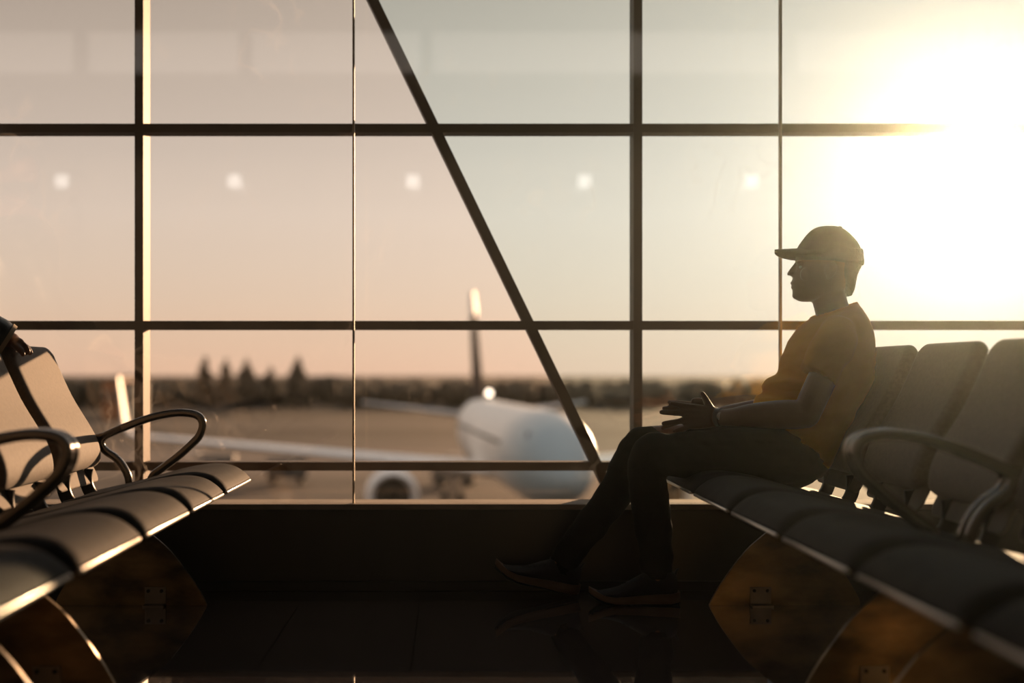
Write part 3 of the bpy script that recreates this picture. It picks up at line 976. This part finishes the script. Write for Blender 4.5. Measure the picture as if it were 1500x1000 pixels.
CUFF = pl(7, 499)
wdir = (WR - ELB).normalized()
sleeve([SHL + V((-.03, -.03, .02)), (SHL + ELB) / 2, ELB, (ELB + CUFF) / 2 + V((0, 0, .004)), CUFF], .078, .054, 9)
sleeve([S2 + V((.03, .03, .02)), V((fx - .14, fy - .22, 1.02)), V((fx - .07, fy - .205, .84))], .078, .056, 7)
jk = put('jacket', remeshed(bm, 0.006, 1), M['jacket'], trav, LO, angle=180)
bm = bmesh.new()
tube(bm, [CUFF - wdir * .004, CUFF + wdir * .010], [.0615, .0590], n=30, round0=False, round1=False)
tag(put('cuff', bm, M['piping'], jk, LO, angle=50), 'beige cuff band')
bm = bmesh.new()
tube(bm, [V((fx - .02, fy, .95)), V((fx - .02, fy, .84))], [(.125, .17), (.12, .165)], n=22, ref=V((0.5, -.86, 0)))
for sx in (-1, 1):
    ox, oy = -.045 * sx, .08 * sx
    tube(bm, [V((fx - .02 + ox, fy + oy, .90)), V((fx + ox, fy + oy, .48)), V((fx - .03 + ox, fy + oy, .07))], [.095, .072, .062], n=16, ref=V((1, 0, 0)), round1=False)
put('trousers', remeshed(bm, 0.01, 1), M['trouser'], trav, LO, angle=180)
for sx in (-1, 1):
    ox, oy = -.045 * sx, .08 * sx
    bm = bmesh.new()
    tube(bm, [V((fx - .07 + ox, fy + oy, .045)), V((fx + .02 + ox, fy + oy, .048)), V((fx + .10 + ox, fy + oy + .02, .036)), V((fx + .16 + ox, fy + oy + .03, .030))], [(.045, .038), (.047, .04), (.035, .044), (.028, .034)], n=16)
    put('shoe', bm, M['shoe'], trav, LO)
bm = bmesh.new(); ball(bm, V((fx + .005, fy + .01, 1.655)), .104, .088, .105, 20); put('hair', bm, M['hair'], trav, LO)

# ------------------------------------------------------------------ outside: apron, aircraft, trees, sheds
ZG = -6.42


def ground_material():
    m = mat('apron_ground', (0.2, 0.17, 0.14), 0.85, scale=0.08, spec=0.1)
    nt = m.node_tree; L = nt.links.new
    b = nt.nodes['Principled BSDF']
    tc = nt.nodes.new('ShaderNodeTexCoord'); sp = nt.nodes.new('ShaderNodeSeparateXYZ')
    L(tc.outputs['Object'], sp.inputs[0])
    n = nt.nodes.new('ShaderNodeTexNoise'); n.inputs['Scale'].default_value = 0.05; n.inputs['Detail'].default_value = 5
    L(tc.outputs['Object'], n.inputs['Vector'])
    a = nt.nodes.new('ShaderNodeMath'); a.operation = 'MULTIPLY_ADD'; a.inputs[1].default_value = 14
    L(n.outputs['Fac'], a.inputs[0]); L(sp.outputs[1], a.inputs[2])
    d = nt.nodes.new('ShaderNodeMath'); d.operation = 'DIVIDE'; d.inputs[1].default_value = 400; L(a.outputs[0], d.inputs[0])
    r = nt.nodes.new('ShaderNodeValToRGB'); r.color_ramp.interpolation = 'LINEAR'
    grass, conc, tar, conc2 = (.026, .019, .012), (.06, .048, .038), (.03, .024, .02), (.13, .103, .083)
    st = [(0, conc), (.235, conc), (.25, conc2), (.31, conc2), (.33, conc), (.375, conc), (.385, grass), (.43, grass), (.44, conc), (.50, conc), (.51, grass), (1, grass)]
    el = r.color_ramp.elements
    el[0].position = 0; el[0].color = (*conc2, 1); el[1].position = 1; el[1].color = (*grass, 1)
    for q, c in st[1:-1]:
        e = el.new(q); e.color = (*c, 1)
    L(d.outputs[0], r.inputs[0])
    n2 = nt.nodes.new('ShaderNodeTexNoise'); n2.inputs['Scale'].default_value = 0.3; L(tc.outputs['Object'], n2.inputs['Vector'])
    mr = nt.nodes.new('ShaderNodeMapRange'); mr.inputs[3].default_value = .8; mr.inputs[4].default_value = 1.2
    L(n2.outputs['Fac'], mr.inputs[0])
    mm = nt.nodes.new('ShaderNodeMixRGB'); mm.blend_type = 'MULTIPLY'; mm.inputs[0].default_value = 1
    L(r.outputs[0], mm.inputs[1]); L(mr.outputs[0], mm.inputs[2]); L(mm.outputs[0], b.inputs['Base Color'])
    return m


bm = bmesh.new(); box(bm, -1500, 1500, 6.0, 3000, ZG - 1, ZG)
structure(put('ground', bm, ground_material(), smooth=False))

# --- aircraft: local +x to the nose, z up from the ground, origin under the wing
air = empty('airplane', (0, 0, 0))
tag(air, 'white twin-engine passenger jet parked nose-on outside behind the slanted window brace', 'airplane')
tailP = V((1.35, 85.0, 0)); noseP = V(((833 - CU) * 48.5 / F, 48.5, 0))
axis = (noseP - tailP).normalized(); LEN = (noseP - tailP).length
air.location = (noseP.x - axis.x * 17, noseP.y - axis.y * 17, ZG)
air.rotation_euler = (0, 0, math.atan2(axis.y, axis.x))
bm = bmesh.new()
sta = [(17.0, .05, 3.15), (16.9, .32, 3.17), (16.5, .75, 3.25), (15.6, 1.20, 3.42), (14.4, 1.58, 3.58), (12.8, 1.83, 3.68), (11, 1.90, 3.70), (0, 1.90, 3.70), (-7, 1.90, 3.70), (-10, 1.78, 3.86), (-13, 1.45, 4.15),
       (-16, 1.0, 4.48), (-18.4, .5, 4.75), (-19.4, .22, 4.85), (-19.6, .05, 4.87)]
rings = []
for x, r, z in cr(sta, 3):
    rings.append([bm.verts.new((x, r * math.cos(2 * math.pi * i / 32), z + r * 1.03 * math.sin(2 * math.pi * i / 32))) for i in range(32)])
ring_faces(bm, rings)
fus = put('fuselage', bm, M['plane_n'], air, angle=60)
bm = bmesh.new()
for sy in (-1, 1):
    for k in range(2):
        y0, y1 = (.08 + k * .62) * sy, (.62 + k * .60) * sy
        q = [(15.55 - .9 * k * .5, y0, 4.25), (15.3 - .9 * k * .7, y1, 4.20), (14.55 - .9 * k * .6, y1 * .98, 4.72), (14.75 - .5 * k, y0, 4.80)]
        v0 = [bm.verts.new(V(a)) for a in q]; v1 = [bm.verts.new(V(a) + V((.14, 0, .12))) for a in q]
        bm.faces.new(v0); bm.faces.new(v1)
        for i in range(4): bm.faces.new((v0[i], v0[(i + 1) % 4], v1[(i + 1) % 4], v1[i]))
put('cockpit_window', bm, M['plane_b'], fus, smooth=False)
bm = bmesh.new()
for sy in (-1, 1):
    for k in range(40):
        x = 10.5 - k * .5
        box(bm, x - .08, x + .08, min(sy * 1.80, sy * 1.885), max(sy * 1.80, sy * 1.885), 4.20, 4.36, .03)
put('window_row', bm, M['plane_b'], fus, smooth=False)


def foil(bm, secs, n=12):
    """secs: (x leading edge, y, z, chord, thickness, roll) sections of a wing."""
    rings = []
    for xl, y, z, c, t, ro in secs:
        ring = []
        for i in range(2 * n):
            k = i if i < n else 2 * n - i
            s = 0.5 - 0.5 * math.cos(math.pi * k / n)
            th = t * (1.48 * math.sqrt(max(s, 0)) - .63 * s - 1.758 * s * s + 1.42 * s ** 3 - .51 * s ** 4) * (1 if i < n else -1)
            ring.append(bm.verts.new((xl - s * c, y + th * -math.sin(ro), z + th * math.cos(ro))))
        rings.append(ring)
    ring_faces(bm, rings)


for sy in (1, -1):
    bm = bmesh.new()
    foil(bm, [(5.2, sy * 1.2, 2.55, 7.4, .75, 0), (3.0, sy * 6.0, 2.98, 4.6, .50, 0), (-2.2, sy * 18.9, 3.95, 1.75, .26, 0)])
    w = put('wing', bm, M['plane_w'], air, angle=50)
    bm = bmesh.new()
    foil(bm, [(-2.2, sy * 18.85, 3.94, 1.75, .24, 0), (-2.6, sy * 19.35, 4.10, 1.6, .2, sy * .5), (-3.0, sy * 19.65, 4.6, 1.4, .16, sy * 1.1), (-3.7, sy * 20.05, 7.0, .7, .10, sy * 1.4)])
    put('winglet', bm, M['plane_w'], w, angle=50)
    bm = bmesh.new()
    foil(bm, [(-13.4, sy * .6, 4.55, 4.2, .40, 0), (-17.2, sy * 7.2, 5.35, 1.5, .16, 0)])
    put('horizontal_stabilizer', bm, M['plane_g'], air, angle=50)
    cx, cy, cz = 6.1, sy * 6.2, 1.72
    bm = bmesh.new()
    lathe(bm, [(.82, 1.0), (.90, 1.62), (1.0, 1.78), (1.10, 1.70), (1.20, 1.2), (1.22, .3), (1.10, -1.0), (.80, -2.4), (.66, -2.5), (.62, -2.3)], 32, 'X', V((cx, cy, cz)))
    e = put('engine', bm, M['plane_w'], air, angle=50)
    bm = bmesh.new(); lathe(bm, [(.88, 1.0), (.86, 1.02), (.30, 1.04), (.22, 1.25), (.02, 1.55)], 24, 'X', V((cx, cy, cz)))
    put('fan', bm, M['black'], e)
    bm = bmesh.new(); foil(bm, [(cx + .9, cy, cz + 1.0, 4.4, .22, 1.57), (cx - 1.0, cy, cz + 1.45, 3.6, .2, 1.57)]); put('pylon', bm, M['plane_w'], e)
    bm = bmesh.new(); tube(bm, [V((-1.2, sy * 2.8, 2.6)), V((-1.2, sy * 2.8, .6))], [.13, .12], n=12)
    g = put('landing_gear', bm, M['plane_g'], air)
    bm = bmesh.new()
    for q in (-.42, .42): lathe(bm, [(.25, q - .17), (.5, q - .16), (.56, q - .06), (.56, q + .06), (.5, q + .16), (.25, q + .17)], 24, 'Y', V((-1.2, sy * 2.8, .56)))
    put('wheel', bm, M['rubber'], g)
bm = bmesh.new(); tube(bm, [V((13.2, 0, 2.3)), V((13.2, 0, .4))], [.10, .09], n=12)
g = put('nose_gear', bm, M['plane_g'], air)
bm = bmesh.new()
for q in (-.25, .25): lathe(bm, [(.15, q - .1), (.31, q - .09), (.35, q), (.31, q + .09), (.15, q + .1)], 20, 'Y', V((13.2, 0, .35)))
put('wheel', bm, M['rubber'], g)


def zfin(bm, secs):
    rings = []
    n = 12
    for xl, z, c, t in secs:
        ring = []
        for i in range(2 * n):
            k = i if i < n else 2 * n - i
            s = 0.5 - 0.5 * math.cos(math.pi * k / n)
            th = t * (1.48 * math.sqrt(s) - .63 * s - 1.758 * s * s + 1.42 * s ** 3 - .51 * s ** 4) * (1 if i < n else -1)
            ring.append(bm.verts.new((xl - s * c, th, z)))
        rings.append(ring)
    ring_faces(bm, rings)


bm = bmesh.new(); zfin(bm, [(-11.0, 4.9, 7.2, .62), (-13.4, 6.2, 5.6, .52), (-17.3, 11.0, 2.9, .36)])
fin = put('vertical_fin', bm, M['plane_d'], air, angle=50)
bm = bmesh.new(); zfin(bm, [(-17.2, 10.9, 3.0, .40), (-18.3, 12.4, 2.2, .30)])
tag(put('fin_tip', bm, M['plane_w'], fin, angle=50), 'white tip of the dark fin')
bm = bmesh.new(); ball(bm, V((-9.2, 0.0, 6.05)), .16); put('beacon', bm, M['beacon'], fus)

# --- ground equipment
def cart(loc, rz, label, tall=1.7):
    r = tag(empty('baggage_cart', loc, rz), label, 'cart', 'baggage carts on the apron')
    bm = bmesh.new(); box(bm, -1.3, 1.3, -.75, .75, .45, .62, .03); put('bed', bm, M['black'], r, smooth=False)
    bm = bmesh.new(); box(bm, -1.3, 1.3, -.75, .75, .62, tall, .06); put('cover', bm, M['cart'], r, smooth=False)
    for x in (-.9, .9):
        for y in (-.65, .65):
            bm = bmesh.new(); lathe(bm, [(.1, -.08), (.22, -.07), (.24, 0), (.22, .07), (.1, .08)], 16, 'Y', V((x, y, .24))); put('wheel', bm, M['rubber'], r)


def tractor(loc, rz, label):
    r = tag(empty('baggage_tractor', loc, rz), label, 'tractor', 'baggage tractors on the apron')
    bm = bmesh.new(); box(bm, -1.4, 1.4, -.7, .7, .35, .85, .06); put('chassis', bm, M['tug'], r, smooth=False)
    bm = bmesh.new(); box(bm, .4, 1.35, -.6, .6, .85, 1.2, .08); put('hood', bm, M['tug'], r, smooth=False)
    bm = bmesh.new(); box(bm, -.8, -.35, -.5, .5, .85, 1.35, .05); put('seat', bm, M['black'], r, smooth=False)
    bm = bmesh.new(); box(bm, -1.1, .4, -.65, .65, 1.95, 2.03, .03)
    for x in (-1.05, .35):
        for y in (-.6, .6): box(bm, x - .03, x + .03, y - .03, y + .03, .85, 1.95)
    put('canopy', bm, M['pole'], r, smooth=False)
    for x in (-.9, .9):
        for y in (-.68, .68):
            bm = bmesh.new(); lathe(bm, [(.12, -.1), (.28, -.09), (.32, 0), (.28, .09), (.12, .1)], 18, 'Y', V((x, y, .32))); put('wheel', bm, M['rubber'], r)


def gp_(u, y): return ((u - CU) * y / F, y, ZG)


cart(gp_(420, 84), .15, 'dark covered baggage cart seen below the rail left of the glass joint')
cart(gp_(318, 92), .05, 'low covered baggage cart seen below the rail, farther left of the pair', 1.35)
tractor(gp_(285, 86), .1, 'open baggage tractor at far left below the window rail')
tractor(gp_(666, 83), 2.9, 'baggage tractor parked below the rail between engine and nose of the jet')
r = tag(empty('light_mast', gp_(582, 82)), 'short pale mast beside the jet engine', 'mast')
bm = bmesh.new(); lathe(bm, [(.12, 0), (.10, .1), (.09, 1.8), (.07, 1.85)], 14, 'Z'); put('post', bm, M['pole'], r)
bm = bmesh.new(); ball(bm, V((0, 0, 1.95)), .16); put('lamp_head', bm, M['pole'], r)

# --- tree line (nobody could count it) and single taller trees
bm = bmesh.new()
rng = random.Random(3)
for k in range(520):
    y = rng.uniform(268, 330)
    x = rng.uniform(-150, 150)
    h = 4.6 + 1.5 * noise.noise(V((x * .045, 3.1, 0))) + rng.uniform(-.8, .8) + (y - 268) * .012
    w = rng.uniform(1.4, 3.2)
    mt = Matrix.Translation((x, y, ZG + h * .50)) @ Matrix.Rotation(rng.uniform(0, 6), 4, 'Z') @ Matrix.Diagonal((w, w, h * .52, 1))
    r = bmesh.ops.create_icosphere(bm, subdivisions=2, radius=1, matrix=mt)
    for v in r['verts']:
        q = v.co
        v.co += V((noise.noise(q * .9), noise.noise(q * .9 + V((9, 0, 0))), noise.noise(q * .9 + V((0, 9, 0))))) * .8
o = put('treeline', bm, M['tree'])
tag(o, 'long dark band of scrub and trees along the far side of the airfield', 'trees', None, 'stuff')


def tree(u, v, y, w, label):
    z1 = EYE - (v - CV) * y / F
    r = tag(empty('tree', gp_(u, y)), label, 'tree', 'taller trees above the treeline')
    h = z1 - ZG
    bm = bmesh.new(); lathe(bm, [(.35, 0), (.26, h * .4), (.10, h * .85)], 10, 'Z'); put('trunk', bm, M['trunk'], r)
    bm = bmesh.new(); rg = random.Random(int(u))
    for k in range(26):
        t = k / 25
        rad = w * (1 - t) ** .8 + .25
        a = rg.uniform(0, 6.28)
        c = V((math.cos(a) * rad * .45, math.sin(a) * rad * .45, h * (.38 + .60 * t)))
        q = bmesh.ops.create_icosphere(bm, subdivisions=2, radius=1, matrix=Matrix.Translation(c) @ Matrix.Diagonal((rad * .62, rad * .62, .85, 1)))
        for vv in q['verts']: vv.co += V((noise.noise(vv.co * 1.3), noise.noise(vv.co * 1.3 + V((7, 0, 0))), noise.noise(vv.co * 1.3 + V((0, 7, 0))))) * .4
    put('crown', bm, M['tree'], r)


tree(300, 524, 252, 2.0, 'leftmost of the tall slim trees above the treeline, right of the left mullion')
tree(331, 527, 258, 2.0, 'second tall slim tree from the left above the treeline')
tree(361, 528, 250, 2.5, 'third tall tree from the left above the treeline, broadest of them')
tree(436, 524, 252, 2.3, 'tall slim tree standing alone above the treeline, nearest the left glass joint')
tree(396, 540, 254, 2.0, 'shorter tree above the treeline between the tall ones')


def shed(u0, u1, v0, y, m, name, label):
    x0, x1 = (u0 - CU) * y / F, (u1 - CU) * y / F
    h = EYE - (v0 - CV) * y / F - ZG
    r = tag(empty(name, ((x0 + x1) / 2, y, ZG)), label, 'building')
    w = (x1 - x0) / 2
    bm = bmesh.new(); box(bm, -w, w, 0, 8, 0, h); put('wall', bm, m, r, smooth=False)
    bm = bmesh.new(); box(bm, -w - .2, w + .2, -.3, 8.3, h, h + .35); put('roof', bm, M['roof'], r, smooth=False)
    for k in range(3):
        c = -w + (k + .5) * 2 * w / 3
        bm = bmesh.new(); box(bm, c - w * .18, c + w * .18, -.06, .05, h * .45, h * .75); put('window', bm, M['wglass'], r, smooth=False)


shed(150, 176, 557, 200, M['brick'], 'brick_building', 'orange brick building far behind the winglet at left')
shed(177, 199, 563, 196, M['render'], 'pale_building', 'pale low building far off beside the left mullion')

# ------------------------------------------------------------------ thin haze volume added to imitate lens glare
bm = bmesh.new(); box(bm, -XS - .05, XS + .05, YB - .05, 4.74, -.05, ZC + .05)
mh = bpy.data.materials.new('lens_veil_haze'); mh.use_nodes = True
nt = mh.node_tree; nt.nodes.clear()
out = nt.nodes.new('ShaderNodeOutputMaterial'); vs = nt.nodes.new('ShaderNodeVolumeScatter')
vs.inputs['Color'].default_value = (0.88, 0.98, 0.92, 1)
vs.inputs['Density'].default_value = 0.0024
vs.inputs['Anisotropy'].default_value = 0.96
nt.links.new(vs.outputs[0], out.inputs['Volume'])
hz = put('haze', bm, mh, smooth=False)
tag(hz, 'thin warm haze added in the hall air to imitate lens glare', 'haze', None, 'stuff')

# ------------------------------------------------------------------ sun and sky
SUN = V((1425 - CU, F, CV - 253)).normalized()
sd = bpy.data.lights.new('sun', 'SUN')
sd.energy = 10.0
sd.color = (1.0, 0.63, 0.35)
sd.angle = math.radians(0.6)
so = bpy.data.objects.new('sun', sd); COL.objects.link(so)
so.rotation_euler = SUN.to_track_quat('Z', 'Y').to_euler()
so.location = SUN * 50

w = bpy.data.worlds.new('sky'); scene.world = w
w.use_nodes = True
nt = w.node_tree; nt.nodes.clear(); L = nt.links.new
out = nt.nodes.new('ShaderNodeOutputWorld'); bg = nt.nodes.new('ShaderNodeBackground')
L(bg.outputs[0], out.inputs[0])
tc = nt.nodes.new('ShaderNodeTexCoord'); sp = nt.nodes.new('ShaderNodeSeparateXYZ')
L(tc.outputs['Generated'], sp.inputs[0])
mr = nt.nodes.new('ShaderNodeMapRange'); mr.inputs[1].default_value = -0.1; mr.inputs[2].default_value = 0.5
L(sp.outputs[2], mr.inputs[0])
rp = nt.nodes.new('ShaderNodeValToRGB'); el = rp.color_ramp.elements


def zp(z): return (z + 0.1) / 0.6


stops = [(-0.1, (.20, .15, .11)), (-0.005, (.60, .42, .30)), (0.0, (.84, .55, .38)), (0.03, (.83, .60, .43)), (0.056, (.81, .63, .48)), (0.08, (.79, .645, .515)), (0.12, (.77, .66, .56)), (0.16, (.68, .59, .51)), (0.29, (.43, .37, .315)), (0.5, (.60, .595, .59))]
el[0].position = zp(stops[0][0]); el[0].color = (*stops[0][1], 1)
el[1].position = zp(stops[-1][0]); el[1].color = (*stops[-1][1], 1)
for z, c in stops[1:-1]:
    e = el.new(zp(z)); e.color = (*c, 1)
L(mr.outputs[0], rp.inputs[0])
dp = nt.nodes.new('ShaderNodeVectorMath'); dp.operation = 'DOT_PRODUCT'; dp.inputs[1].default_value = SUN
L(tc.outputs['Generated'], dp.inputs[0])


def mth(op, a, b=None, c=None):
    n = nt.nodes.new('ShaderNodeMath'); n.operation = op
    for i, x in enumerate((a, b, c)):
        if x is None: continue
        if isinstance(x, (int, float)): n.inputs[i].default_value = x
        else: L(x, n.inputs[i])
    return n.outputs[0]


th_ = mth('ARCCOSINE', mth('MINIMUM', dp.outputs['Value'], 1.0))
g1 = mth('MULTIPLY', mth('POWER', 2.71828, mth('MULTIPLY', th_, -1 / 0.055)), 1.7)
g2 = mth('MULTIPLY', mth('POWER', 2.71828, mth('MULTIPLY', th_, -1 / 0.35)), 0.58)
disc = mth('MULTIPLY', mth('LESS_THAN', th_, 0.006), 40.0)
gs = mth('ADD', mth('ADD', g1, g2), disc)
gc = nt.nodes.new('ShaderNodeVectorMath'); gc.operation = 'SCALE'; gc.inputs[0].default_value = (1.0, 0.92, 0.77)
L(gs, gc.inputs['Scale'])
ad = nt.nodes.new('ShaderNodeVectorMath'); ad.operation = 'ADD'
L(rp.outputs[0], ad.inputs[0]); L(gc.outputs[0], ad.inputs[1])
L(ad.outputs[0], bg.inputs['Color'])
bg.inputs['Strength'].default_value = 1.0

# ------------------------------------------------------------------ camera and view
cd = bpy.data.cameras.new('camera'); cam = bpy.data.objects.new('camera', cd); COL.objects.link(cam)
cam.location = (0, 0, EYE); cam.rotation_euler = (math.pi / 2, 0, 0)
cd.sensor_width = 36; cd.lens = 36 * F / 1500
cd.shift_x = (750 - CU) / 1500; cd.shift_y = (CV - 500) / 1500
cd.clip_start = 0.05; cd.clip_end = 5000
cd.dof.use_dof = True; cd.dof.focus_distance = 4.25; cd.dof.aperture_fstop = 1.2
scene.camera = cam
scene.view_settings.view_transform = 'Standard'
scene.view_settings.look = 'None'
scene.view_settings.exposure = 0.0
scene.view_settings.gamma = 1.0
scene.view_settings.use_curve_mapping = False
cy = scene.cycles
cy.use_denoising = True
cy.max_bounces = 10; cy.transparent_max_bounces = 24; cy.volume_bounces = 0
cy.sample_clamp_indirect = 4.0
cy.caustics_reflective = False; cy.caustics_refractive = False
